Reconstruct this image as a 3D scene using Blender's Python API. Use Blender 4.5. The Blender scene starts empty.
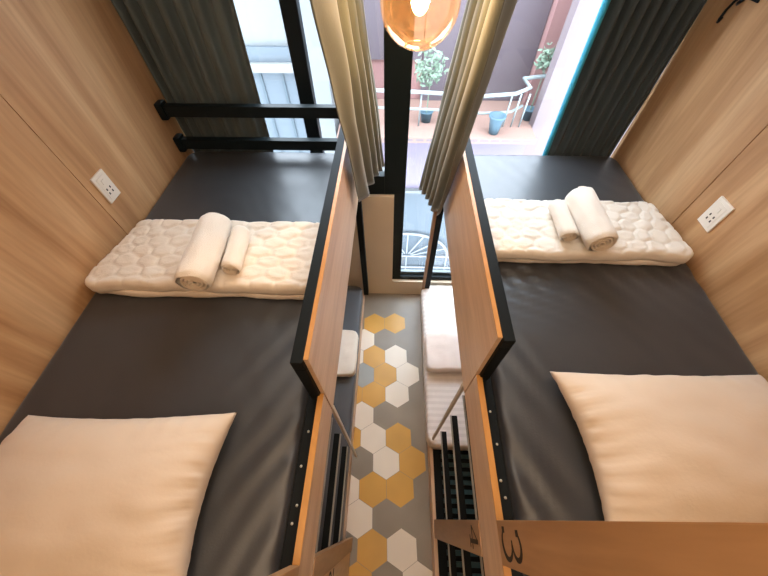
import bpy, bmesh, math, random
from mathutils import Vector, Matrix, noise
random.seed(7)
C = bpy.context.scene.collection
PI = math.pi

# ------------------------------------------------------------ materials
def mat(name, color, rough=0.6, metal=0.0, **kw):
    m = bpy.data.materials.new(name); m.use_nodes = True
    b = m.node_tree.nodes['Principled BSDF']
    b.inputs['Base Color'].default_value = (*color, 1)
    b.inputs['Roughness'].default_value = rough
    b.inputs['Metallic'].default_value = metal
    for k, v in kw.items():
        b.inputs[k.replace('_', ' ')].default_value = v
    return m

def N(nt, t, **kw):
    n = nt.nodes.new(t)
    for k, v in kw.items(): setattr(n, k, v)
    return n

def wood(name, c0, c1, c2, scale, rough=0.45, contrast=1.0):
    """grain stretched by the mapping scale; object coordinates equal world metres"""
    m = mat(name, c1, rough); nt = m.node_tree; b = nt.nodes['Principled BSDF']
    tc = N(nt, 'ShaderNodeTexCoord'); mp = N(nt, 'ShaderNodeMapping')
    mp.inputs['Scale'].default_value = scale
    n1 = N(nt, 'ShaderNodeTexNoise'); n1.inputs['Scale'].default_value = 1.0
    n1.inputs['Detail'].default_value = 6; n1.inputs['Distortion'].default_value = 0.6
    n2 = N(nt, 'ShaderNodeTexNoise'); n2.inputs['Scale'].default_value = 7.0; n2.inputs['Detail'].default_value = 3
    r = N(nt, 'ShaderNodeValToRGB'); e = r.color_ramp.elements
    e[0].position = 0.5 - 0.22 / contrast; e[0].color = (*c0, 1)
    e[1].position = 0.5 + 0.22 / contrast; e[1].color = (*c2, 1)
    k = e.new(0.5); k.color = (*c1, 1)
    mx = N(nt, 'ShaderNodeMix', data_type='RGBA', blend_type='MULTIPLY'); mx.inputs[0].default_value = 0.35
    r2 = N(nt, 'ShaderNodeValToRGB'); r2.color_ramp.elements[0].position = .35; r2.color_ramp.elements[0].color = (.72, .68, .62, 1)
    r2.color_ramp.elements[1].position = .6
    L = nt.links.new
    L(tc.outputs['Object'], mp.inputs[0]); L(mp.outputs[0], n1.inputs[0]); L(mp.outputs[0], n2.inputs[0])
    L(n1.outputs[0], r.inputs[0]); L(n2.outputs[0], r2.inputs[0])
    L(r.outputs[0], mx.inputs[6]); L(r2.outputs[0], mx.inputs[7]); L(mx.outputs[2], b.inputs['Base Color'])
    return m

def cloth(name, color, rough=0.85, bump=0.15, scale=60, var=0.12, sheen=0.2):
    m = mat(name, color, rough); nt = m.node_tree; b = nt.nodes['Principled BSDF']
    b.inputs['Sheen Weight'].default_value = sheen
    if 'charcoal' in name: b.inputs['Specular IOR Level'].default_value = .9
    tc = N(nt, 'ShaderNodeTexCoord')
    n1 = N(nt, 'ShaderNodeTexNoise'); n1.inputs['Scale'].default_value = scale; n1.inputs['Detail'].default_value = 4
    n2 = N(nt, 'ShaderNodeTexNoise'); n2.inputs['Scale'].default_value = 3
    r = N(nt, 'ShaderNodeValToRGB')
    r.color_ramp.elements[0].position = .3; r.color_ramp.elements[0].color = (*[c * (1 - var) for c in color], 1)
    r.color_ramp.elements[1].position = .7; r.color_ramp.elements[1].color = (*[min(1, c * (1 + var)) for c in color], 1)
    bp = N(nt, 'ShaderNodeBump'); bp.inputs['Strength'].default_value = bump; bp.inputs['Distance'].default_value = .004
    L = nt.links.new
    L(tc.outputs['Object'], n1.inputs[0]); L(tc.outputs['Object'], n2.inputs[0])
    L(n2.outputs[0], r.inputs[0]); L(r.outputs[0], b.inputs['Base Color'])
    L(n1.outputs[0], bp.inputs['Height']); L(bp.outputs[0], b.inputs['Normal'])
    return m

def striped(name, c0, c1, freq):
    m = cloth(name, c0); nt = m.node_tree; b = nt.nodes['Principled BSDF']
    tc = N(nt, 'ShaderNodeTexCoord'); w = N(nt, 'ShaderNodeTexWave'); w.bands_direction = 'Y'
    w.inputs['Scale'].default_value = freq
    r = N(nt, 'ShaderNodeValToRGB'); r.color_ramp.elements[0].position = .45; r.color_ramp.elements[0].color = (*c0, 1)
    r.color_ramp.elements[1].position = .55; r.color_ramp.elements[1].color = (*c1, 1)
    nt.links.new(tc.outputs['Object'], w.inputs[0]); nt.links.new(w.outputs[0], r.inputs[0]); nt.links.new(r.outputs[0], b.inputs['Base Color'])
    return m

def thin_glass(name, tint, gloss_max=0.25, gloss_min=0.03, rough=0.0, milk=0.0):
    m = bpy.data.materials.new(name); m.use_nodes = True; nt = m.node_tree; nt.nodes.clear()
    o = N(nt, 'ShaderNodeOutputMaterial'); t = N(nt, 'ShaderNodeBsdfTransparent'); g = N(nt, 'ShaderNodeBsdfGlossy')
    t.inputs[0].default_value = (*tint, 1); g.inputs['Roughness'].default_value = rough
    lw = N(nt, 'ShaderNodeLayerWeight'); lw.inputs[0].default_value = .25
    mr = N(nt, 'ShaderNodeMapRange'); mr.inputs[3].default_value = gloss_min; mr.inputs[4].default_value = gloss_max
    mx = N(nt, 'ShaderNodeMixShader'); L = nt.links.new
    L(lw.outputs['Fresnel'], mr.inputs[0]); L(mr.outputs[0], mx.inputs[0]); L(t.outputs[0], mx.inputs[1]); L(g.outputs[0], mx.inputs[2])
    if milk:
        tr = N(nt, 'ShaderNodeBsdfTranslucent'); tr.inputs[0].default_value = (1, .50, .20, 1)
        m2 = N(nt, 'ShaderNodeMixShader'); m2.inputs[0].default_value = milk
        L(mx.outputs[0], m2.inputs[1]); L(tr.outputs[0], m2.inputs[2]); L(m2.outputs[0], o.inputs[0])
    else: L(mx.outputs[0], o.inputs[0])
    return m

def emit(name, color, strength):
    m = bpy.data.materials.new(name); m.use_nodes = True; nt = m.node_tree; nt.nodes.clear()
    o = N(nt, 'ShaderNodeOutputMaterial'); e = N(nt, 'ShaderNodeEmission')
    e.inputs[0].default_value = (*color, 1); e.inputs[1].default_value = strength
    nt.links.new(e.outputs[0], o.inputs[0]); return m

W0, W1, W2 = (.42, .21, .085), (.57, .32, .15), (.68, .42, .22)
M = dict(
    wall_wood=wood('oak_wall', W0, W1, W2, (1, 9, .7), .42, 1.15),
    panel_wood=wood('oak_panel', (.56, .36, .22), (.65, .44, .28), (.72, .51, .34), (6, .9, 9), .4, 1.0),
    post_wood=wood('oak_post', (.32, .165, .065), (.40, .22, .10), (.48, .28, .135), (6, 8, .9), .4),
    edge_wood=wood('oak_edge', (.42, .19, .035), (.50, .23, .05), (.56, .28, .07), (6, 2, 12), .4),
    lit_wood=wood('lit_oak', (.62, .42, .24), (.72, .50, .30), (.80, .60, .38), (6, 8, .9), .45),  # oak made paler: the brighter light on the end panel is in its colour
    black=mat('black_steel', (.006, .008, .009), .55, 0.0, Specular_IOR_Level=.12),
    frame=mat('window_black', (.005, .010, .012), .45, 0.0, Specular_IOR_Level=.2),
    upright=mat('pale_steel', (.62, .56, .47), .5),
    rung_lit=mat('rung_lit_grey', (.30, .29, .26), .45, .3),  # grey for the light painted along the black rungs
    screw=mat('screw', (.6, .58, .5), .35, .6),
    slat=mat('teal_slat', (.010, .045, .05), .6),
    sheet=cloth('charcoal_sheet', (.022, .024, .028), .42, .10, 160, .10, .15),
    sheet2=cloth('grey_sheet', (.07, .075, .085), .55, .10, 160, .10, .1),
    pillow=cloth('cream_pillow', (.66, .54, .42), .75, .12, 90, .04),
    quilt=cloth('cream_quilt', (.80, .70, .58), .85, .25, 120, .05),
    quilt2=cloth('white_quilt', (.83, .76, .66), .85, .25, 120, .05),
    quilt_pink=cloth('pinkish_quilt', (.82, .72, .66), .85, .25, 120, .04),
    towel=cloth('white_towel', (.84, .75, .64), .95, .6, 260, .04, .4),
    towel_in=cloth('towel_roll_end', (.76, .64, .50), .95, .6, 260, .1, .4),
    stripe=striped('white_striped_sheet', (.82, .76, .72), (.74, .68, .64), 7),
    curt_dark=cloth('dark_green_curtain', (.095, .118, .113), .75, .1, 200, .15, .15),
    curt_blue=cloth('dark_blue_green_curtain', (.045, .060, .062), .75, .1, 200, .15, .15),
    curt_teal=cloth('teal_lining', (.02, .32, .46), .6, .1, 200, .1),  # teal lining, brightened to stand for backlight through the cloth
    curt_olive=cloth('olive_curtain', (.095, .103, .080), .75, .12, 200, .15, .3),
    cream_wall=cloth('cream_plaster', (.70, .58, .43), .85, .1, 40, .03, 0),
    ceiling=mat('ceiling_paint', (.78, .72, .62), .9),
    plastic=mat('white_plastic', (.85, .78, .68), .35),
    hole=mat('socket_hole', (.03, .02, .02), .6),
    paint=mat('number_paint', (.012, .007, .005), .6),
    glass=thin_glass('window_glass', (.97, .985, 1.0), .18, .02),
    amber=thin_glass('amber_glass', (1.0, .90, .72), .45, .05, .02, .035),
    amber_rim=thin_glass('amber_rim_glass', (1.0, .80, .55), .6, .25, .05),
    bulb=emit('bulb_glow', (1.0, .72, .38), 60),
    brass=mat('brass', (.6, .38, .15), .3, .9),
    red_bowl=mat('red', (.5, .05, .05), .5),
)
# outside; leaf and shutter colours are lightened to put haze into them
M.update(
    pink=mat('pink_render', (0.289, 0.157, 0.149), .9),
    pinkpale=mat('pale_pink_render', (0.142, 0.112, 0.119), .9),
    lav=mat('lavender_render', (0.145, 0.124, 0.165), .9),
    white_out=mat('white_render', (0.135, 0.145, 0.148), .9),
    out_dark=mat('hazed_grey_shutter', (0.106, 0.083, 0.096), .8),
    out_grey=mat('grey_blue_wall', (0.071, 0.088, 0.104), .8),
    out_grey2=mat('grey_blue_wall_dark', (0.047, 0.064, 0.077), .8),
    out_band=mat('pale_band', (0.138, 0.143, 0.138), .8),
    brick=mat('pale_brick', (0.235, 0.143, 0.114), .9),
    railm=mat('pale_cyan_paint', (0.198, 0.236, 0.242), .5),
    potm=mat('blue_grey_pot', (0.057, 0.108, 0.143), .6),
    leaf=mat('hazed_green_leaf', (0.149, 0.209, 0.149), .7),
    canopy=mat('white_canopy_paint', (0.206, 0.220, 0.231), .6),
)

# ------------------------------------------------------------ mesh helpers
def link(name, bm, material, parent=None, smooth=False):
    bmesh.ops.recalc_face_normals(bm, faces=bm.faces)
    me = bpy.data.meshes.new(name); bm.to_mesh(me); bm.free()
    if smooth:
        for p in me.polygons: p.use_smooth = True
    mats = material if isinstance(material, (list, tuple)) else [material]
    for m_ in mats: me.materials.append(M[m_] if isinstance(m_, str) else m_)
    o = bpy.data.objects.new(name, me); C.objects.link(o)
    if parent:
        o.parent = parent; o.matrix_parent_inverse = Matrix.Identity(4)
        o.location = -Vector(parent.location) if parent.parent is None else -(Vector(parent.location) + Vector(parent.parent.location)) * 0 + Vector((0, 0, 0))
    return o
def bx(bm, x0, x1, y0, y1, z0, z1, bev=0.0, mi=0):
    x0, x1 = sorted((x0, x1)); y0, y1 = sorted((y0, y1)); z0, z1 = sorted((z0, z1))
    vs = [bm.verts.new((x, y, z)) for x in (x0, x1) for y in (y0, y1) for z in (z0, z1)]
    fs = [bm.faces.new([vs[i] for i in q]) for q in ((0, 1, 3, 2), (4, 6, 7, 5), (0, 4, 5, 1), (2, 3, 7, 6), (0, 2, 6, 4), (1, 5, 7, 3))]
    for f in fs: f.material_index = mi
    if bev:
        es = list({e for f in fs for e in f.edges})
        bmesh.ops.bevel(bm, geom=es, offset=bev, segments=2, profile=.7, affect='EDGES')
def box(name, dims, material, parent=None, bev=0.0):
    bm = bmesh.new(); bx(bm, *dims, bev=bev); return link(name, bm, material, parent)
def tube(bm, pts, r, seg=10, closed=False, cap=True):
    pts = [Vector(p) for p in pts]; n = len(pts); rings = []; up = Vector((0, 0, 1)); prev = None
    for i, p in enumerate(pts):
        a = pts[(i - 1) % n] if (closed or i > 0) else p; b = pts[(i + 1) % n] if (closed or i < n - 1) else p
        t = (b - a).normalized()
        if prev is None:
            s = t.cross(up)
            if s.length < .1: s = t.cross(Vector((1, 0, 0)))
        else: s = prev - t * prev.dot(t)
        s.normalize(); prev = s; q = t.cross(s)
        rr = r[i] if isinstance(r, (list, tuple)) else r
        rings.append([bm.verts.new(p + (s * math.cos(2 * PI * k / seg) + q * math.sin(2 * PI * k / seg)) * rr) for k in range(seg)])
    for i in range(n if closed else n - 1):
        A, B = rings[i], rings[(i + 1) % n]
        for k in range(seg): bm.faces.new((A[k], A[(k + 1) % seg], B[(k + 1) % seg], B[k]))
    if cap and not closed:
        bm.faces.new(rings[0][::-1]); bm.faces.new(rings[-1])
def lathe(bm, prof, c, seg=32, axis='z'):
    rings = []
    for r, h in prof:
        ring = []
        for k in range(seg):
            a = 2 * PI * k / seg; ring.append(bm.verts.new((c[0] + r * math.cos(a), c[1] + r * math.sin(a), c[2] + h)))
        rings.append(ring)
    for A, B in zip(rings, rings[1:]):
        for k in range(seg): bm.faces.new((A[k], A[(k + 1) % seg], B[(k + 1) % seg], B[k]))
    return rings
def tag(o, label=None, cat=None, group=None, kind=None):
    if label: o['label'] = label
    if cat: o['category'] = cat
    if group: o['group'] = group
    if kind: o['kind'] = kind
    return o
def thing(name, label, cat, loc=(0, 0, 0), group=None):
    o = bpy.data.objects.new(name, None); C.objects.link(o); o.location = loc; o.empty_display_size = .1
    return tag(o, label, cat, group)
def struct(o): o['kind'] = 'structure'; return o
def grand(name, bm, material, part, smooth=False):
    """a sub-part: its part already carries the offset to world zero"""
    o = link(name, bm, material, None, smooth); o.parent = part; o.location = (0, 0, 0); return o

# rounded cloth-covered slab; hf(x, y) adds height on the top
def soft_slab(x0, x1, y0, y1, z0, z1, r, step, hf=None, corner=None, rb=None, wob=None):
    bm = bmesh.new(); cx, cy = (x0 + x1) / 2, (y0 + y1) / 2; hx, hy = (x1 - x0) / 2, (y1 - y0) / 2
    H = z1 - z0; rb = rb or r * .6
    def prof(a, h):
        s = abs(a); sg = 1 if a >= 0 else -1
        L1 = h - r
        if s <= L1: return sg * s, 0.0
        s2 = s - L1; arc = r * PI / 2
        if s2 <= arc: t = s2 / r; return sg * (L1 + r * math.sin(t)), r * (1 - math.cos(t))
        return sg * h, min(H, r + (s2 - arc))
    def coords(h):
        tot = (h - r) + r * PI / 2 + (H - r); n = max(6, int(round((h - r) * 2 / step)))
        c = [-(h - r) + 2 * (h - r) * i / n for i in range(n + 1)]
        tail = [(h - r) + r * PI / 2 * k / 4 for k in range(1, 5)] + [(h - r) + r * PI / 2 + (H - r) * k / 2 for k in (1, 2)]
        return [-t for t in tail[::-1]] + c + tail
    ca, cb = coords(hx), coords(hy); rc = corner or r
    grid = []
    for a in ca:
        row = []
        for b in cb:
            x, dx = prof(a, hx); y, dy = prof(b, hy); d = max(dx, dy)
            ix, iy = hx - rc, hy - rc
            if abs(x) > ix and abs(y) > iy:
                ux, uy = abs(x) - ix, abs(y) - iy; m = max(ux, uy); l = math.hypot(ux, uy)
                if l > 1e-6: ux, uy = ux * m / l, uy * m / l
                # keep drop consistent with the distance to the round edge
                x = math.copysign(ix + ux, x); y = math.copysign(iy + uy, y)
            wx, wy = cx + x, cy + y
            h = hf(wx, wy) if hf else 0
            z = z1 - d + h * max(0, 1 - d / H)
            if wob:
                ox, oy = wob(wx, wy, z); wx += ox; wy += oy
            row.append(bm.verts.new((wx, wy, z)))
        grid.append(row)
    for i in range(len(ca) - 1):
        for j in range(len(cb) - 1):
            try: bm.faces.new((grid[i][j], grid[i + 1][j], grid[i + 1][j + 1], grid[i][j + 1]))
            except ValueError: pass
    bmesh.ops.remove_doubles(bm, verts=bm.verts, dist=1e-5)
    be = [e for e in bm.edges if e.is_boundary]
    if be:
        try: bmesh.ops.holes_fill(bm, edges=be, sides=0)
        except Exception: pass
    return bm
def ns(x, y, z=0, s=1.0): return noise.noise(Vector((x * s, y * s, z * s)))
def sst(a, b, x):
    t = max(0, min(1, (x - a) / (b - a))); return t * t * (3 - 2 * t)

# ------------------------------------------------------------ room
XL, XR, YW, YB, ZC = -1.17, 1.55, .36, -3.1, 3.02
# floor of hexagon tiles: slab (grout/grey) + each colour laid as tile faces of one mesh
def build_floor():
    bm = bmesh.new(); bx(bm, XL - .1, XR + .1, YB - .1, YW + .12, -.12, -.002, mi=0)
    ang = .0402261; ca, sa = math.cos(ang), math.sin(ang)
    col = {}
    # (row, 2*column) -> colour, as laid in the aisle
    for k in ((0, 0), (0, 2), (2, 0), (3, 1), (4, 0), (4, -2), (7, 3), (6, 2), (8, 0), (8, 2), (10, 0), (11, -1), (6, -2), (14, 0), (13, 3)): col[k] = 2
    for k in ((1, -1), (2, 2), (3, 3), (4, 2), (5, -1), (6, 0), (7, 1), (9, -1), (10, 2), (11, 3), (2, -2), (8, -2), (12, 0)): col[k] = 1
    for k in ((3, -1),): col[k] = 3
    R = .2 / math.sqrt(3) - .0012
    for k in range(-3, 20):
        for c2 in range(-14, 18):
            if (c2 - k) % 2: continue
            u, v = .1 * c2, -.17320508 * k
            x, y = ca * u - sa * v, sa * u + ca * v
            if not (XL < x < XR and YB < y < YW - .0): continue
            vs = []
            for q in range(6):
                a = PI / 6 + q * PI / 3 + ang
                vs.append(bm.verts.new((max(XL, min(XR, x + R * math.cos(a))), min(YW, y + R * math.sin(a)), 0)))
            f = bm.faces.new(vs); f.material_index = col.get((k, c2), 0 if -4 < c2 < 6 else random.choice((0, 0, 1, 2))) + 1 
    def tile(name, c, v=.08):
        m = cloth(name, c, .38, .05, 30, v, 0); return m
    ms = [tile('grout', (.30, .25, .20)), tile('grey_tile', (.27, .235, .19), .12), tile('white_tile', (.84, .76, .64), .05),
          tile('yellow_tile', (.66, .36, .07), .1), tile('blue_grey_tile', (.36, .38, .36))]
    return struct(link('floor', bm, ms))
build_floor()
def seam_wall(name, x, inner, seam_y):
    """panelled side wall: two boards with a narrow gap"""
    bm = bmesh.new(); g = .0022
    out = x + inner * -.08
    bx(bm, x, out, YB, seam_y - g, 0, ZC); bx(bm, x, out, seam_y + g, YW + .02, 0, ZC)
    o = struct(link(name, bm, 'wall_wood'))
    b2 = bmesh.new(); bx(b2, x + inner * -.012, out, seam_y - g, seam_y + g, 0, ZC)
    p = link('seam', b2, 'hole', o); return o
seam_wall('wall_left', XL, 1, -.44); seam_wall('wall_right', XR, -1, -.32)
struct(box('ceiling', (XL - .1, XR + .1, YB - .1, YW + .12, ZC, ZC + .1), 'ceiling'))
struct(box('wall_back', (XL - .1, XR + .1, YB - .1, YB, 0, ZC), 'cream_wall'))
# window wall: cream apron under the left window, low kerb under the tall one
bm = bmesh.new()
bx(bm, XL, .165, YW, YW + .1, 0, 1.245)
bx(bm, .165, XR, YW, YW + .1, 0, .215)
bx(bm, XL, XR, YW, YW + .1, 2.92, ZC)
struct(link('wall_front', bm, 'cream_wall'))
def window(name, x0, x1, z0, z1, bars, fw, lowbar=None):
    bm = bmesh.new()
    y0, y1 = YW + .03, YW + .09
    for (a, b, c, d) in bars: bx(bm, a, b, y0, y1, c, d, bev=.003)
    o = struct(link(name, bm, 'frame'))
    b2 = bmesh.new(); bx(b2, x0 + .002, x1 - .002, YW + .055, YW + .061, z0, z1)
    link('glass_pane', b2, 'glass', o); return o
# window_1: over the left bed
w1 = window('window_1', XL, .095, 1.33, 2.92,
       [(XL, .095, 1.245, 1.40), (-.395, -.312, 1.40, 2.92), (XL, XL + .09, 1.40, 2.92), (XL, .095, 2.86, 2.92)], .05)
w2 = window('window_2', .235, XR, .26, 2.92,
       [(.095, .245, 1.245, 2.92), (.165, .245, .215, 1.245), (.245, XR, .215, .262), (XR - .09, XR, .262, 2.92), (.245, XR - .05, 2.86, 2.92)], .05)
b = bmesh.new(); bx(b, XL, .093, YW + .091, YW + .18, 1.33, 1.40); link('outer_sill', b, 'white_out', w1)
b = bmesh.new(); bx(b, .245, XR - .05, YW + .062, YW + .088, .263, .30); link('outer_sill', b, 'railm', w2)

# ------------------------------------------------------------ digits (flat painted ribbons)
def ribbon(bm, pts, wid, fr, th=.0012):
    """pts in (u right, v up) metres; fr maps (u, v, depth) to world"""
    n = len(pts); L = []; R_ = []
    for i in range(n):
        a = pts[max(0, i - 1)]; b = pts[min(n - 1, i + 1)]
        tx, ty = b[0] - a[0], b[1] - a[1]; l = math.hypot(tx, ty) or 1; nx, ny = -ty / l, tx / l
        w = (wid[i] if isinstance(wid, (list, tuple)) else wid) / 2
        L.append((pts[i][0] + nx * w, pts[i][1] + ny * w)); R_.append((pts[i][0] - nx * w, pts[i][1] - ny * w))
    top = [[bm.verts.new(fr(p[0], p[1], th)) for p in q] for q in (L, R_)]
    bot = [[bm.verts.new(fr(p[0], p[1], 0)) for p in q] for q in (L, R_)]
    for i in range(n - 1):
        bm.faces.new((top[0][i], top[0][i + 1], top[1][i + 1], top[1][i]))
        bm.faces.new((bot[0][i], bot[0][i + 1], bot[1][i + 1], bot[1][i]))
        for s in (0, 1): bm.faces.new((top[s][i], top[s][i + 1], bot[s][i + 1], bot[s][i]))
    for i in (0, n - 1): bm.faces.new((top[0][i], top[1][i], bot[1][i], bot[0][i]))
def arc(cx, cy, rx, ry, a0, a1, n=14):
    return [(cx + rx * math.cos(math.radians(a0 + (a1 - a0) * i / n)), cy + ry * math.sin(math.radians(a0 + (a1 - a0) * i / n))) for i in range(n + 1)]
def digit(ch, w, h, fr):
    bm = bmesh.new(); t = w * .125
    if ch == '3':
        n = 14
        up = arc(.02 * w, h * .27, w * .40, h * .215, 150, -90, n)
        lo = arc(.0, -h * .23, w * .47, h * .265, 90, -150, n)
        wf = lambda n, rev=False: [t * (.55 + .75 * math.sin(PI * i / n)) for i in range(n + 1)]
        ribbon(bm, up, wf(n), fr); ribbon(bm, lo, wf(n), fr)
        ribbon(bm, [(-.12 * w, h * .045), (.05 * w, h * .045)], t * .5, fr)
        for p in (up[0], lo[-1]):
            ribbon(bm, [(p[0] - t * .1, p[1] - t * .9), (p[0] - t * .1, p[1] + t * .9)], t * 1.6, fr, .0014)
    elif ch == '4':
        ribbon(bm, [(.18 * w, -h * .5), (.18 * w, h * .5)], t * 1.5, fr)
        ribbon(bm, [(.16 * w, h * .48), (-.45 * w, -h * .16)], t * .55, fr)
        ribbon(bm, [(-.48 * w, -h * .18), (.5 * w, -h * .18)], t * .7, fr, .0014)
        ribbon(bm, [(-.08 * w, -h * .48), (.44 * w, -h * .48)], t * .7, fr, .0014)
    else:
        n = 14
        a = arc(0, h * .24, w * .42, h * .24, 170, -30, n); a += [(.1 * w, -h * .1), (-.42 * w, -h * .44)]
        ribbon(bm, a, t, fr); ribbon(bm, [(-.46 * w, -h * .45), (.48 * w, -h * .45)], t * 1.3, fr, .0014)
        ribbon(bm, [(-.44 * w, h * .14), (-.30 * w, h * .2)], t * 1.6, fr, .0014)
    return bm

# ------------------------------------------------------------ bunk beds
def bunk(side, XP, xw, y_end, y_up, post, low_x, label):
    s = side                         # +1: the bed is to the +x side of the aisle
    X = lambda d: XP + s * d
    YF, YN = .30, -2.25
    t = thing('bunk_bed', label, 'bunk bed', (XP + s * .5, -.9, 0))
    # upper deck
    o = box('bed_base', (X(.03), xw - s * .012, YN, YF, 1.43, 1.49), 'panel_wood', t, .003)
    box('guard_panel', (X(0), X(.014), y_end, YF, 1.425, 1.93), ['panel_wood'], t, .001)
    box('guard_panel_edge', (X(.0), X(.014), y_end, YF, 1.9305, 1.9335), 'edge_wood', t)
    bm = bmesh.new()
    bx(bm, X(.015), X(.050), y_end - .012, YF, 1.885, 1.934, bev=.003)
    bx(bm, X(.015), X(.050), y_end - .012, y_end + .03, 1.61, 1.884, bev=.003)
    link('guard_bar', bm, 'black', t)
    box('side_board', (X(.002), X(.022), YN, y_end - .003, 1.425, 1.640), 'panel_wood', t, .001)
    box('side_board_edge', (X(.002), X(.022), YN, y_end - .003, 1.6405, 1.644), 'edge_wood', t)
    fr_ = box('side_frame', (X(.023), X(.066), YN, YF, 1.50, 1.600), 'black', t, .003)
    for k in range(6):
        y = y_end - .12 - k * .085 - (k % 3) * .02
        bm = bmesh.new(); lathe(bm, [(0.0001, .0035), (.003, .003), (.0045, 0)], (X(.045 + .006 * (k % 2)), y, 1.600), 10)
        so = grand('screw', bm, 'screw', fr_, True)
    # number boards (a tall plank on the aisle side)
    y0, y1 = post
    up = box('number_board', (X(.0), X(.026), y0, y1, 1.650, ZC - .01), 'post_wood', t, .002)
    lo = box('number_board', (X(.0), X(.026), y0, y1, .0, 1.418), 'post_wood', t, .002)
    yc = (y0 + y1) / 2
    if s > 0:
        fr = lambda u, v, d: (X(0) - d, yc - u, 1.755 + v); grand('bed_number', digit('3', .068, .145, fr), 'paint', up)['label'] = 'painted number 3'
        fr = lambda u, v, d: (X(0) - d, yc - u, 1.325 + v); grand('bed_number', digit('4', .070, .12, fr), 'paint', lo)['label'] = 'painted number 4'
    # ladder : grey upright + three black rungs, then a second bay
    box('ladder_upright', (X(-.002), X(.012), y_up - .016, y_up, .146, 1.424), 'upright', t, .001)
    for z in ((.56, .95, 1.30) if s > 0 else (.58, .95, 1.28)):
        bm = bmesh.new(); bx(bm, X(.028), X(.058), YN, y_up - .016, z - .03, z + .002, bev=.002)
        rg = link('rung', bm, 'black', t)
        b2 = bmesh.new(); bx(b2, X(.020), X(.0275), YN, y_up - .016, z - .002, z + .0025); grand('rung_highlight', b2, 'rung_lit', rg)  # grey strip paints the light caught on the black rung's top face
    # lower deck
    bm = bmesh.new(); bx(bm, low_x, low_x + s * .024, YN, YF, 0.001, .145, bev=.002); link('lower_side_board', bm, 'panel_wood', t)
    box('lower_bed_base', (low_x + s * .026, xw - s * .012, YN, YF, .07, .12), 'black', t)
    # far corner post: black tube with a wooden face
    bm = bmesh.new(); bx(bm, X(.0), X(.045), .235, .285, .146, 1.42, bev=.002); link('corner_post', bm, 'black', t)
    if s > 0: box('corner_post_face', (X(-.026), X(-.001), .23, .26, .146, 1.42), 'post_wood', t, .001)
    # wall side rail under the mattress
    box('wall_rail', (xw - s * .045, xw - s * .012, YN, YF, 1.491, 1.53), 'black', t)
    return t
BR = bunk(1, .475, XR, -1.12, -1.075, (-1.65, -1.552), .468, 'light oak bunk bed with painted numbers 3 and 4 on its post')
BL = bunk(-1, -.066, XL, -1.205, -1.185, (-1.74, -1.668), -.114, 'light oak bunk bed with two black rails across its window end')
for z in (1.897, 1.703):
    bm = bmesh.new(); bx(bm, -1.125, -.095, .252, .292, z - .03, z + .03, bev=.004); 
    r = link('end_rail', bm, 'frame', BL)
    b2 = bmesh.new(); bx(b2, -1.166, -1.126, .240, .304, z - .045, z + .045, bev=.012); grand('wall_bracket', b2, 'frame', r)
bm = bmesh.new(); bx(bm, -.140, -.093, .252, .292, 1.622, 1.872, bev=.003); link('end_post', bm, 'frame', BL)
lp = box('end_panel', (-.075, -.097, -2.25, -1.742, 0.001, 1.42), 'lit_wood', BL, .002)
fr = lambda u, v, d: (-.075 + d, -1.785 + u, .90 + v); grand('bed_number', digit('2', .07, .16, fr), 'paint', lp)['label'] = 'painted number 2'
# slats of the lower right deck
for k in range(14):
    y = -1.17 - k * .055
    box('bed_slat', (.55, 1.40, y - .014, y + .014, .121, .14), 'slat', BR)

# ------------------------------------------------------------ mattresses
def wr(x, y, seed, amp):
    # soft creases running along the sheet
    a = ns(x * 2 + seed, y * 1.2, .3, 2.0); c = ns(x * 1.2 + y * .9 + seed, (x - y) * .35, 1.7, 9)
    return amp * (.6 * a + .4 * (1 - abs(c) * 3) * .6)
def mattress(name, label, x0, x1, y0, y1, z0, z1, m, edge_side, amp, seed, step=.02):
    def hf(x, y):
        e = abs((x - (x0 if edge_side > 0 else x1)))        # distance from the aisle edge
        near = math.exp(-e / .13); yy = sst(-.55, -1.0, y)
        h = wr(x, y, seed, amp)
        # diagonal pull folds beside the guard
        f = math.sin((y * 1.0 + (e * 1.8)) * 34 + 3 * ns(x, y, seed, 3)); h += (1 if edge_side > 0 else .8) * near * (.004 + .007 * yy) * f * (.5 + ns(x, y, seed + 3, 4))
        f2 = math.exp(-abs(y + .62) / .10) * math.sin((x * 1.6 + y * 1.1) * 42 + 4 * ns(x, y, seed, 2)); h += .0045 * f2 * (1 if edge_side > 0 else .35)
        f3 = math.exp(-((x - .80) ** 2) / .03 - ((y + .66) ** 2) / .05) if edge_side > 0 else 0
        h += f3 * .006 * math.sin((x * .8 + y * 1.7) * 60 + 5 * ns(x, y, seed, 2.5))
        h += .010 * (-near) * .6
        return h
    bm = soft_slab(x0, x1, y0, y1, z0, z1, .024, step, hf, corner=.07)
    return tag(link(name, bm, m, None, True), label, 'mattress')
mattress('mattress', 'upper mattress in a creased charcoal sheet on the bunk with the two end rails', XL + .012, -.135, -2.2, .332, 1.492, 1.62, 'sheet', -1, .004, 2)
mattress('mattress', 'upper mattress in a creased charcoal sheet on the bunk marked 3', .550, XR - .012, -2.2, .332, 1.492, 1.62, 'sheet', 1, .004, 9)
mattress('mattress', 'lower bunk mattress in a plain grey sheet', XL + .05, -.118, -2.2, .27, .147, .27, 'sheet2', -1, .003, 4, .04)
mattress('mattress', 'lower bunk mattress in a white striped sheet', .446, XR - .05, -1.13, .28, .147, .285, 'stripe', 1, .003, 5, .03)

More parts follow.
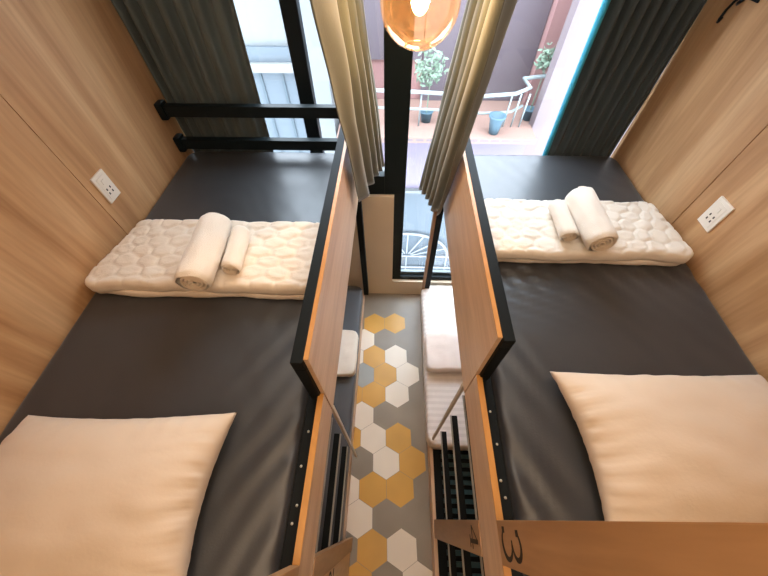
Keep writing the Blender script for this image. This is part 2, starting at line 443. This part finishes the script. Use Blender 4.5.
# ------------------------------------------------------------ quilts
def hexpuff(x, y, sx, sy):
    """puffed elongated hexagons: 0 on the seams, 1 inside"""
    u, v = x / sx, y / sy; best = []
    r0 = round(v / .866)
    for r in (r0 - 1, r0, r0 + 1):
        off = .5 if r % 2 else 0; c0 = round(u - off)
        for c in (c0 - 1, c0, c0 + 1):
            best.append(math.hypot(u - off - c, v - r * .866))
    best.sort(); return sst(0, .22, best[1] - best[0])
def quilt(name, label, x0, x1, y0, y1, z0, m, kind, layers, skew, seed, step=.0085):
    root = None
    for li, (th, inset) in enumerate(layers[::-1]):
        za = z0 + sum(l[0] for l in layers[::-1][:li]); zb = za + th
        top = li == len(layers) - 1
        def hf(x, y):
            if kind == 'hex': h = .0065 * hexpuff(x + .006 * ns(x, y, 1, 9), y + .006 * ns(x, y, 2, 9), .108, .070)
            else:
                h = .0065 * hexpuff(x + .03 * ns(x, y, 1, 7), y + .03 * ns(x, y, 2, 7), .085, .075)
            return h * (1 if top else .3) + .008 * ns(x, y, seed, 4) + .0045 * ns(x, y, seed + 5, 14) + .003 * ns(x * .6, y * 1.6, seed + 8, 30)
        def wob(x, y, z):
            t = (y - y0) / (y1 - y0); cxm = (x0 + x1) / 2
            ox = skew(x, y, t) if skew else 0
            return ox + .008 * ns(x, y, seed + li * 7, 9), .014 * ns(x + li * 3, y, seed, 5) + .004 * ns(x, y, seed + li, 20)
        i = inset
        bm = soft_slab(x0 + i * .6, x1 - i * .6, y0 + i, y1 - .003 - i, za, zb, min(.021, th * .46), step if top else .03, hf, corner=.05, wob=wob)
        o = link('folded_quilt' if top else 'lower_fold', bm, m, None, True)
        if top: root = o
        else: low = o
    tag(root, label, 'quilt')
    low.parent = root
    return root
quilt('folded_quilt', 'folded cream hexagon-quilted blanket under two rolled towels, on the bed with end rails', XL + .014, -.165, -.80, -.395, 1.626, 'quilt', 'hex',
      [(.048, 0), (.030, -.004)], lambda x, y, t: (.085 * t * sst(-.9, -1.15, x)), 3)
quilt('folded_quilt', 'folded off-white crumple-quilted blanket under two rolled towels, on the bunk marked 3', .60, XR - .035, -.575, -.20, 1.626, 'quilt2', 'swirl',
      [(.046, 0), (.028, .004)], lambda x, y, t: (-.05 * t * sst(1.3, 1.5, x)), 8)
quilt('folded_quilt', 'narrow white folded blanket on the grey lower mattress', XL + .08, -.112, -.65, -.255, .275, 'quilt2', 'swirl', [(.035, 0), (.025, .003)], None, 5, .03)
quilt('folded_quilt', 'pinkish white folded blanket on the striped lower mattress', .448, 1.46, -.60, -.27, .296, 'quilt_pink', 'swirl', [(.045, 0), (.03, .003)], None, 12, .03)

# ------------------------------------------------------------ rolled towels
def towel(label, a, b, R, seed, flat=.94, group=None):
    a, b = Vector(a), Vector(b); d = (b - a); L = d.length; t = d.normalized(); s = t.cross(Vector((0, 0, 1))).normalized(); u = s.cross(t)
    bm = bmesh.new(); seg = 40; n = 26
    def P(k, w, r):
        ang = 2 * PI * k / seg; q = w * L
        rr = r * (1 + .07 * ns(math.cos(ang) * 1.5, math.sin(ang) * 1.5, q * 9 + seed, 1.3) + .02 * ns(ang, q * 30, seed, 1))
        # squashed where it rests
        y = math.sin(ang) * rr * flat
        y = max(y, -R * .86)
        return a + t * (q + .006 * math.cos(ang + seed)) + s * (math.cos(ang) * rr) + u * y
    rings = []
    for i in range(n + 1):
        w = i / n; e = min(w, 1 - w) * L
        r = R * (1 - .16 * math.exp(-e / .006))
        rings.append([bm.verts.new(P(k, w, r)) for k in range(seg)])
    for A, B in zip(rings, rings[1:]):
        for k in range(seg): bm.faces.new((A[k], A[(k + 1) % seg], B[(k + 1) % seg], B[k]))
    o = link('rolled_towel', bm, 'towel', None, True); tag(o, label, 'towel', group)
    # wound ends: a spiral of cloth thickness
    for sgn, end in ((-1, a), (1, b)):
        b2 = bmesh.new(); turns = 3.2; m = 90; prev = None
        th = R * .66 / (turns + .8)
        for i in range(m + 1):
            f = i / m; ang = f * turns * 2 * PI + seed; r0 = R * .05 + f * R * .66; quad = []
            for rr, dep in ((r0, -.008), (r0 + th * .12, .001), (r0 + th * .5, .0045), (r0 + th * .88, .001), (r0 + th * 1.0, -.008)):
                yy = max(math.sin(ang) * rr * flat, -R * .85)
                quad.append(b2.verts.new(end + t * sgn * (dep - .002) + s * math.cos(ang) * rr + u * yy))
            if prev:
                for q in range(4): b2.faces.new((prev[q], prev[q + 1], quad[q + 1], quad[q]))
            prev = quad
        link('wound_end', b2, 'towel_in', o, True).location = (0, 0, 0)
    return o
towel('larger rolled white towel on the hexagon-quilted blanket', (-.612, -.84, 1.777), (-.632, -.49, 1.777), .068, 1)
towel('smaller rolled white towel on the hexagon-quilted blanket', (-.500, -.75, 1.753), (-.518, -.525, 1.753), .040, 4)
towel('larger rolled white towel on the crumple-quilted off-white blanket', (1.052, -.585, 1.773), (1.050, -.26, 1.773), .064, 7)
towel('smaller rolled white towel on the crumple-quilted off-white blanket', (.944, -.52, 1.747), (.947, -.30, 1.747), .040, 2)

# ------------------------------------------------------------ pillows
def pillow(label, corners, z, H, seed):
    """corners: far-left, far-right, near-right, near-left"""
    c = [Vector((*p, 0)) for p in corners]; n = 110; bm = bmesh.new(); top, bot = [], []
    for i in range(n + 1):
        u = i / n; rt, rb = [], []
        for j in range(n + 1):
            v = j / n
            p = (c[0] * (1 - u) + c[1] * u) * (1 - v) + (c[3] * (1 - u) + c[2] * u) * v
            ctr = sum(c, Vector()) / 4
            a, b = 2 * u - 1, 2 * v - 1
            # edges bow inward between pointed corners
            pin = .055 * ((1 - a * a) * b * b * b * b + (1 - b * b) * a ** 4)
            p = p + (ctr - p) * pin * 1.6
            ed = (1 - a ** 2) * (1 - b ** 2)
            puff = max(0, ed) ** .42
            edge = math.exp(-min(1 - abs(a), 1 - abs(b)) / .13) * (.45 + 1.1 * abs(ns(a, b, seed + 4, 2.2)))
            par = b if abs(a) > abs(b) else a
            cr = edge * .009 * math.sin(par * 30 + 5 * ns(a, b, seed, 1.4)) * (1 - abs(par) ** 3) + edge * .010 * ns(a * 1.0, b, seed, 5)
            cr += edge ** 1.5 * .0030 * math.sin(par * 85 + 6 * ns(a, b, seed, 2)) * (abs(a) > abs(b)) * (1 - abs(par) ** 4)
            sag = .012 * ns(a, b, seed + 2, 1.5) + .004 * ns(a, b, seed + 9, 4)
            border = (i in (0, n) or j in (0, n))
            wv = .006 * ns(par * 3, seed, 0, 3) if border else 0
            hz = H * puff * (1 + .08 * a)
            tz = z + hz * .80 + (cr + sag) * min(1, ed * 8) + wv
            bz = z - hz * .20
            if border: tz = bz = z + wv
            vt = bm.verts.new((p.x, p.y, tz)); rt.append(vt); rb.append(vt if border else bm.verts.new((p.x, p.y, bz)))
        top.append(rt); bot.append(rb)
    for i in range(n):
        for j in range(n):
            bm.faces.new((top[i][j], top[i + 1][j], top[i + 1][j + 1], top[i][j + 1]))
            q = (bot[i][j], bot[i][j + 1], bot[i + 1][j + 1], bot[i + 1][j])
            if not (top[i][j] is bot[i][j] and top[i + 1][j] is bot[i + 1][j] and top[i][j + 1] is bot[i][j + 1] and top[i + 1][j + 1] is bot[i + 1][j + 1]):
                try: bm.faces.new(q)
                except ValueError: pass
    return tag(link('pillow', bm, 'pillow', None, True), label, 'pillow')
pillow('cream satin pillow on the charcoal sheet of the bed with end rails', [(-1.045, -1.315), (-.345, -1.285), (-.33, -1.80), (-1.15, -1.80)], 1.664, .155, 3)
pillow('cream satin pillow on the charcoal sheet of the bunk marked 3', [(.735, -1.11), (1.475, -1.10), (1.49, -1.60), (.765, -1.60)], 1.664, .155, 6)

# ------------------------------------------------------------ curtains
def curtain(label, top, bot, zt, zb, pleats, amp, m, seed, hem=None, bow=0.0, scale_bottom=.8, group=None, zb2=None, warp=1.0, hemw=0.0):
    """top / bot: plan end points (x, y) of the gathered cloth; zb2: height of the hem at the far end"""
    nu, nv = pleats * 14, 34; bm = bmesh.new(); zb2 = zb if zb2 is None else zb2
    tp = [Vector((*p, 0)) for p in top]; bt = [Vector((*p, 0)) for p in bot]
    ph = [random.uniform(-.5, .5) for _ in range(pleats + 2)]; am = [random.uniform(.65, 1.25) for _ in range(pleats + 2)]
    g = []
    for i in range(nu + 1):
        u = i / nu; row = []
        k = u ** warp * pleats; ki = int(k); fk = k - ki
        a_ = am[ki] * (1 - fk) + am[min(ki + 1, pleats)] * fk; p_ = ph[ki] * (1 - fk) + ph[min(ki + 1, pleats)] * fk
        for j in range(nv + 1):
            v = j / nv
            A = tp[0].lerp(tp[1], u); B = bt[0].lerp(bt[1], u); e = v ** (1 + bow)
            P = A.lerp(B, e); T = ((tp[1] - tp[0]).lerp(bt[1] - bt[0], v)).normalized(); Nn = Vector((T.y, -T.x, 0))
            w = amp * (1 + (scale_bottom - 1) * v) * a_
            x = 2 * PI * k + p_ + .5 * ns(u * 4, v * 2, seed, 1.5)
            P = P + Nn * (w * math.sin(x) + .22 * w * math.sin(2.0 * x + seed + 2 * v)) - T * (w * .10 * math.sin(2 * x))
            P = P + Nn * .006 * ns(u * 9, v * 6, seed, 1)
            z = zt + ((zb * (1 - u) + zb2 * u) - zt) * v + hemw * math.sin(x) * (j == nv)
            row.append(bm.verts.new((P.x, P.y, z)))
        g.append(row)
    cut = int(nu * hem[0]) if hem else 0
    for i in range(nu):
        for j in range(nv):
            f = bm.faces.new((g[i][j], g[i + 1][j], g[i + 1][j + 1], g[i][j + 1])); f.material_index = 1 if i < cut else 0
    lin = None
    o = link('curtain', bm, [m] + ([hem[1]] if hem else []), None, True)
    sm = o.modifiers.new('thick', 'SOLIDIFY'); sm.thickness = .003
    return tag(o, label, 'curtain', group)
ZT = ZC - .03
# window wall
curtain('dark grey-green curtain gathered behind the two black end rails', ((-1.15, .338), (-.565, .338)), ((-1.15, .357), (-.625, .357)), ZT, 1.55, 7, .042, 'curt_dark', 1, scale_bottom=.28, warp=.8)
curtain('dark blue-green curtain with a teal edge against the oak wall', ((1.05, .338), (1.53, .338)), ((1.105, .357), (1.53, .357)), ZT, 1.55, 8, .042, 'curt_blue', 2, hem=(.085, 'curt_teal'), scale_bottom=.2)
# privacy curtains pushed to the window end of each bunk
curtain('olive curtain hanging beside the bed with end rails', ((-.075, -.66), (-.075, .18)), ((-.030, -.13), (.088, .245)), ZT, 1.60, 5, .032, 'curt_olive', 3, scale_bottom=.75, warp=1.8, hemw=.006)
curtain('olive curtain with a dark outer fold, beside the bunk marked 3', ((.455, -.66), (.555, .22)), ((.437, -.04), (.352, .24)), ZT, 1.43, 5, .032, 'curt_olive', 4, scale_bottom=.75, warp=1.2, hemw=.006)

# ------------------------------------------------------------ pendant lamp
GC = Vector((.2333, -.2251, 2.478)); GR = .127
lamp = thing('pendant_lamp', 'round amber glass pendant lamp with a glowing bulb', 'lamp', tuple(GC))
bm = bmesh.new()
prof = [(GR * math.sin(PI * k / 28), -GR * math.cos(PI * k / 28)) for k in range(0, 27)]; prof[0] = (.0002, -GR)
lathe(bm, prof, GC, 48); link('globe_shade', bm, 'amber', lamp, True)
bm = bmesh.new(); tube(bm, [(GC.x + .045 * math.cos(a * PI / 16), GC.y + .045 * math.sin(a * PI / 16), GC.z - GR * .905) for a in range(32)], .002, 6, True); link('glass_ring', bm, 'amber_rim', lamp, True)
bm = bmesh.new(); lathe(bm, [(.0002, -.034), (.010, -.032), (.019, -.024), (.023, -.010), (.021, .004), (.014, .018), (.011, .036)], GC, 24); link('bulb', bm, 'bulb', lamp, True)
bm = bmesh.new(); lathe(bm, [(.0002, .034), (.017, .034), (.019, .05), (.019, .085), (.03, .10), (.034, .112), (.030, .124), (.006, .13)], GC, 28); link('socket', bm, 'brass', lamp, True)
bm = bmesh.new(); tube(bm, [(GC.x, GC.y, GC.z + .125), (GC.x, GC.y, ZC)], .003, 8); link('cord', bm, 'black', lamp)

# ------------------------------------------------------------ sockets
def socket(label, x, inward, yc, zc, flip, ang=0):
    t = thing('wall_socket', label, 'socket', (x, yc, zc))
    bm = bmesh.new(); bx(bm, x, x + inward * .009, yc - .042, yc + .042, zc - .066, zc + .066, bev=.003); pl = link('cover_plate', bm, 'plastic', t)
    bm = bmesh.new(); bx(bm, x + inward * .009, x + inward * .0105, yc - .026, yc + .026, zc - .052, zc + .05, bev=.0006); grand('face_insert', bm, 'plastic', pl)
    for dy, dz in ((-.012, -.008), (.012, -.008), (-.012, -.028), (.012, -.028)):
        bm = bmesh.new(); bx(bm, x + inward * .0104, x + inward * .0112, yc + dy - .0032, yc + dy + .0032, zc + dz - .005, zc + dz + .005); grand('socket_hole', bm, 'hole', pl)
    bm = bmesh.new(); bx(bm, x + inward * .0104, x + inward * .013, yc - .009, yc + .009, zc + .014, zc + .036, bev=.001); grand('switch', bm, 'plastic', pl)
socket('white four-hole wall socket on the oak wall beside the hexagon-quilted blanket', XL, 1, -.355, 1.853, 1)
socket('white four-hole wall socket on the oak wall beside the bunk marked 3', XR, -1, -.45, 1.828, 1)

# ------------------------------------------------------------ wall hook, top right
hk = thing('wall_hook', 'black curled metal hook high on the oak wall', 'hook', (XR, .16, 2.40))
bm = bmesh.new(); bx(bm, XR - .008, XR - .001, .10, .21, 2.40, 2.43, bev=.003); link('back_plate', bm, 'black', hk)
for pts in ([(1.545, .185, 2.41), (1.525, .19, 2.385), (1.505, .178, 2.36), (1.498, .172, 2.335), (1.505, .18, 2.322), (1.515, .186, 2.335)],
            [(1.545, .155, 2.42), (1.52, .145, 2.40), (1.50, .135, 2.39), (1.485, .115, 2.40), (1.48, .09, 2.42)],
            [(1.545, .20, 2.42), (1.52, .225, 2.40), (1.505, .235, 2.385), (1.50, .24, 2.41)]):
    bm = bmesh.new(); tube(bm, pts, .0055, 8); link('prong', bm, 'black', hk, True)

# ------------------------------------------------------------ the street side, beyond the glass
def out(name, label, cat, bm, m, smooth=False, kind=None):
    o = link(name, bm, m, None, smooth)
    return tag(o, label, cat, None, kind)
# pink house opposite with a balcony
ph_ = thing('building', 'pink rendered building with a balcony across the alley', 'building', (1.0, 3.4, -3.0))
box('facade', (-.80, 4.2, 3.35, 3.6, -3, 2.75), 'pink', ph_)
box('doorway', (.50, 1.30, 3.30, 3.349, .55, 2.7), 'out_dark', ph_)
box('shutter', (-.45, .49, 3.30, 3.349, 1.10, 2.7), 'out_dark', ph_)
box('shutter', (1.31, 1.93, 3.31, 3.349, .30, 2.7), 'out_dark', ph_)
box('pilaster', (1.94, 2.10, 3.18, 3.349, -.2, 2.74), 'pink', ph_)
box('pilaster', (2.38, 2.62, 3.0, 3.349, -.2, 2.74), 'pinkpale', ph_)
box('balcony_floor', (-.55, 2.3, 2.52, 3.34, .45, .60), 'brick', ph_)
box('parapet', (-.55, 1.86, 2.44, 2.52, -.25, .60), 'lav', ph_)
box('parapet_return', (1.86, 3.4, 2.44, 2.60, -.25, 2.9), 'pinkpale', ph_)
box('parapet_ledge', (-.55, 1.86, 2.20, 2.54, .60, .665), 'brick', ph_)
box('ledge_line', (-.55, 2.4, 2.37, 2.50, -.29, -.25), 'white_out', ph_)
box('lower_wall', (-.55, 3.4, 2.50, 3.34, -3.0, -.30), 'out_grey', ph_)
bm = bmesh.new()
for k in range(18):
    bx(bm, -.50 + k * .13, -.40 + k * .13, 2.198, 2.202, .62, .65)
link('ledge_brick', bm, 'pinkpale', ph_)
# railing
rl = thing('balcony_railing', 'pale cyan curved balcony railing on the pink building', 'railing', (1.0, 2.48, .66))
bm = bmesh.new(); tube(bm, [(-.55, 2.46, 1.10), (.4, 2.46, 1.07), (1.2, 2.46, 1.03), (1.55, 2.48, 1.05), (1.72, 2.56, 1.08), (1.66, 2.70, 1.12), (1.95, 2.74, 1.14)], .022, 8); link('top_rail', bm, 'railm', rl, True)
bm = bmesh.new(); tube(bm, [(-.55, 2.47, .90), (.6, 2.47, .87), (1.2, 2.47, .83), (1.55, 2.49, .84), (1.70, 2.58, .87)], .016, 8); link('lower_rail', bm, 'railm', rl, True)
for x in (-.1, .45, .95, 1.50, 1.60, 1.70):
    bm = bmesh.new(); tube(bm, [(x, 2.475, .666), (x + .01, 2.475, 1.05)], .010, 6); link('baluster', bm, 'railm', rl, True)
# pot + plants
pt = thing('flower_pot', 'blue-grey flower pot on the pink building balcony ledge', 'pot', (1.36, 2.325, .666))
bm = bmesh.new(); lathe(bm, [(.0002, 0), (.055, 0), (.085, .19), (.10, .195), (.10, .215), (.085, .215), (.075, .17), (.0002, .165)], (1.36, 2.325, .666), 24); link('pot', bm, 'potm', pt, True)
def bush(label, c, r, n, m, seed, lo=.02, hi=.05):
    rnd = random.Random(seed); t = thing('potted_plant', label, 'plant', (c[0], c[1], .60))
    bm = bmesh.new(); lathe(bm, [(.0002, .0), (.06, 0), (.08, .12), (.09, .13), (.07, .13), (.0002, .11)], (c[0], c[1], .602), 16); link('plant_pot', bm, 'potm', t, True)
    bm = bmesh.new(); tube(bm, [(c[0], c[1], .70), (c[0] + .01, c[1], c[2])], .008, 6); link('stem', bm, 'leaf', t)
    bm = bmesh.new()
    for _ in range(n):
        d = Vector((rnd.gauss(0, 1), rnd.gauss(0, 1), rnd.gauss(0, 1))).normalized() * r * rnd.uniform(.3, 1); p = Vector(c) + d
        a = Vector((rnd.gauss(0, 1), rnd.gauss(0, 1), rnd.gauss(0, 1))).normalized(); b_ = a.orthogonal().normalized(); s_ = rnd.uniform(lo, hi)
        vs = [bm.verts.new(p + a * s_), bm.verts.new(p + b_ * s_ * .4), bm.verts.new(p - a * s_), bm.verts.new(p - b_ * s_ * .4)]; bm.faces.new(vs)
    link('leaves', bm, m, t)
bush('pale green leafy plant at the railing of the balcony, beside the blue-grey pot', (.56, 2.72, 1.22), .20, 260, 'leaf', 3)
bush('pale green plant behind the curved corner of the balcony railing', (1.90, 2.80, 1.30), .14, 160, 'leaf', 8)
# white and grey house to the left
wh = thing('building', 'white building with a grey-blue lower storey across the alley', 'building', (-1.6, 2.5, -3))
box('upper_wall', (-4, -.92, 2.50, 2.9, 1.50, 2.75), 'white_out', wh)
box('cornice', (-4, -.92, 2.46, 2.9, 1.36, 1.50), 'out_grey', wh)
box('band', (-4, -.92, 2.42, 2.9, 1.27, 1.36), 'out_band', wh)
box('lower_wall', (-4, -.92, 2.50, 2.9, -3, 1.27), 'out_grey', wh)
box('corner_pier', (-.92, -.60, 2.45, 2.9, -3, 2.75), 'white_out', wh)
bm = bmesh.new()
for k in range(10): bx(bm, -3.4 + k * .25, -3.37 + k * .25, 2.485, 2.499, -1, 1.26)
link('cladding_joints', bm, 'out_grey2', wh)
# arched white frame low on the wall
ar = thing('arched_canopy_frame', 'white fan-shaped arched frame low on the grey wall', 'frame', (.5, 2.45, -2.6))
cx_, cz_ = .42, -1.78
bm = bmesh.new(); tube(bm, [(cx_ + .75 * math.cos(a * PI / 24), 2.45, cz_ + .58 * math.sin(a * PI / 24)) for a in range(25)], .022, 8); link('arch', bm, 'canopy', ar, True)
for k in range(1, 8):
    a = k * PI / 8; bm = bmesh.new(); tube(bm, [(cx_ + .10 * math.cos(a), 2.45, cz_ + .08 * math.sin(a)), (cx_ + .74 * math.cos(a), 2.45, cz_ + .57 * math.sin(a))], .012, 6); link('spoke', bm, 'canopy', ar)
for z in (cz_, cz_ - .32):
    bm = bmesh.new(); tube(bm, [(cx_ - .8, 2.45, z), (cx_ + .9, 2.45, z)], .016, 6); link('crossbar', bm, 'canopy', ar)
for x in (cx_ - .75, cx_, cx_ + .75):
    bm = bmesh.new(); tube(bm, [(x, 2.45, cz_), (x, 2.45, -2.995)], .014, 6); link('upright', bm, 'canopy', ar)
g = struct(box('ground', (-5, 6, .5, 4, -3.1, -3.0), 'out_grey2'))

# ------------------------------------------------------------ light
w = bpy.data.worlds.new('World'); bpy.context.scene.world = w; w.use_nodes = True
bg = w.node_tree.nodes['Background']; bg.inputs[0].default_value = (.80, .90, 1.0, 1); bg.inputs[1].default_value = 12.0
def light(name, kind, loc, energy, color, size=None, size_y=None, rot=(0, 0, 0)):
    l = bpy.data.lights.new(name, kind); l.energy = energy; l.color = color
    if kind == 'AREA':
        l.size = size
        if size_y: l.shape = 'RECTANGLE'; l.size_y = size_y
    if kind == 'POINT': l.shadow_soft_size = size
    o = bpy.data.objects.new(name, l); C.objects.link(o); o.location = loc; o.rotation_euler = rot; return o
light('bulb_light', 'POINT', tuple(GC), 38, (1.0, .68, .40), .03)
light('ceiling_light', 'AREA', (.2, -1.9, ZC - .03), 16, (1.0, .72, .47), 1.3, .9)
light('ceiling_light_window_end', 'AREA', (.2, -.6, ZC - .03), 10, (1.0, .84, .68), 1.6, .8)
sun = bpy.data.lights.new('sun', 'SUN'); sun.energy = .5; sun.angle = .6; sun.color = (1, .97, .93)
light('added_sky_fill', 'AREA', (.2, 1.0, 3.1), 55, (.72, .87, 1.0), 2.8, 1.0, rot=(math.radians(-38), 0, 0))  # unseen area lamp added above the alley, puts blue daylight on the far mattresses
so = bpy.data.objects.new('sun', sun); C.objects.link(so); so.rotation_euler = (math.radians(35), 0, math.radians(15))

# ------------------------------------------------------------ camera
cam = bpy.data.cameras.new('camera'); co = bpy.data.objects.new('camera', cam); C.objects.link(co)
r_ = Vector((.9994512, .03236084, -.00707683)); u_ = Vector((-.02218733, .81260664, .58239005)); f_ = Vector((-.02459731, .58191342, -.81287868))
mt = Matrix.Identity(4)
for i in range(3): mt[i][0], mt[i][1], mt[i][2] = r_[i], u_[i], -f_[i]
mt.translation = Vector((.16372242, -1.55991894, 2.78157966)); co.matrix_world = mt
cam.sensor_width = 36; cam.lens = 322.580246 * 36 / 768; cam.clip_start = .02
sc = bpy.context.scene; sc.camera = co
sc.view_settings.view_transform = 'Standard'; sc.view_settings.look = 'None'; sc.view_settings.exposure = 0
sc.cycles.use_denoising = True
sc.cycles.max_bounces = 10; sc.cycles.transparent_max_bounces = 16
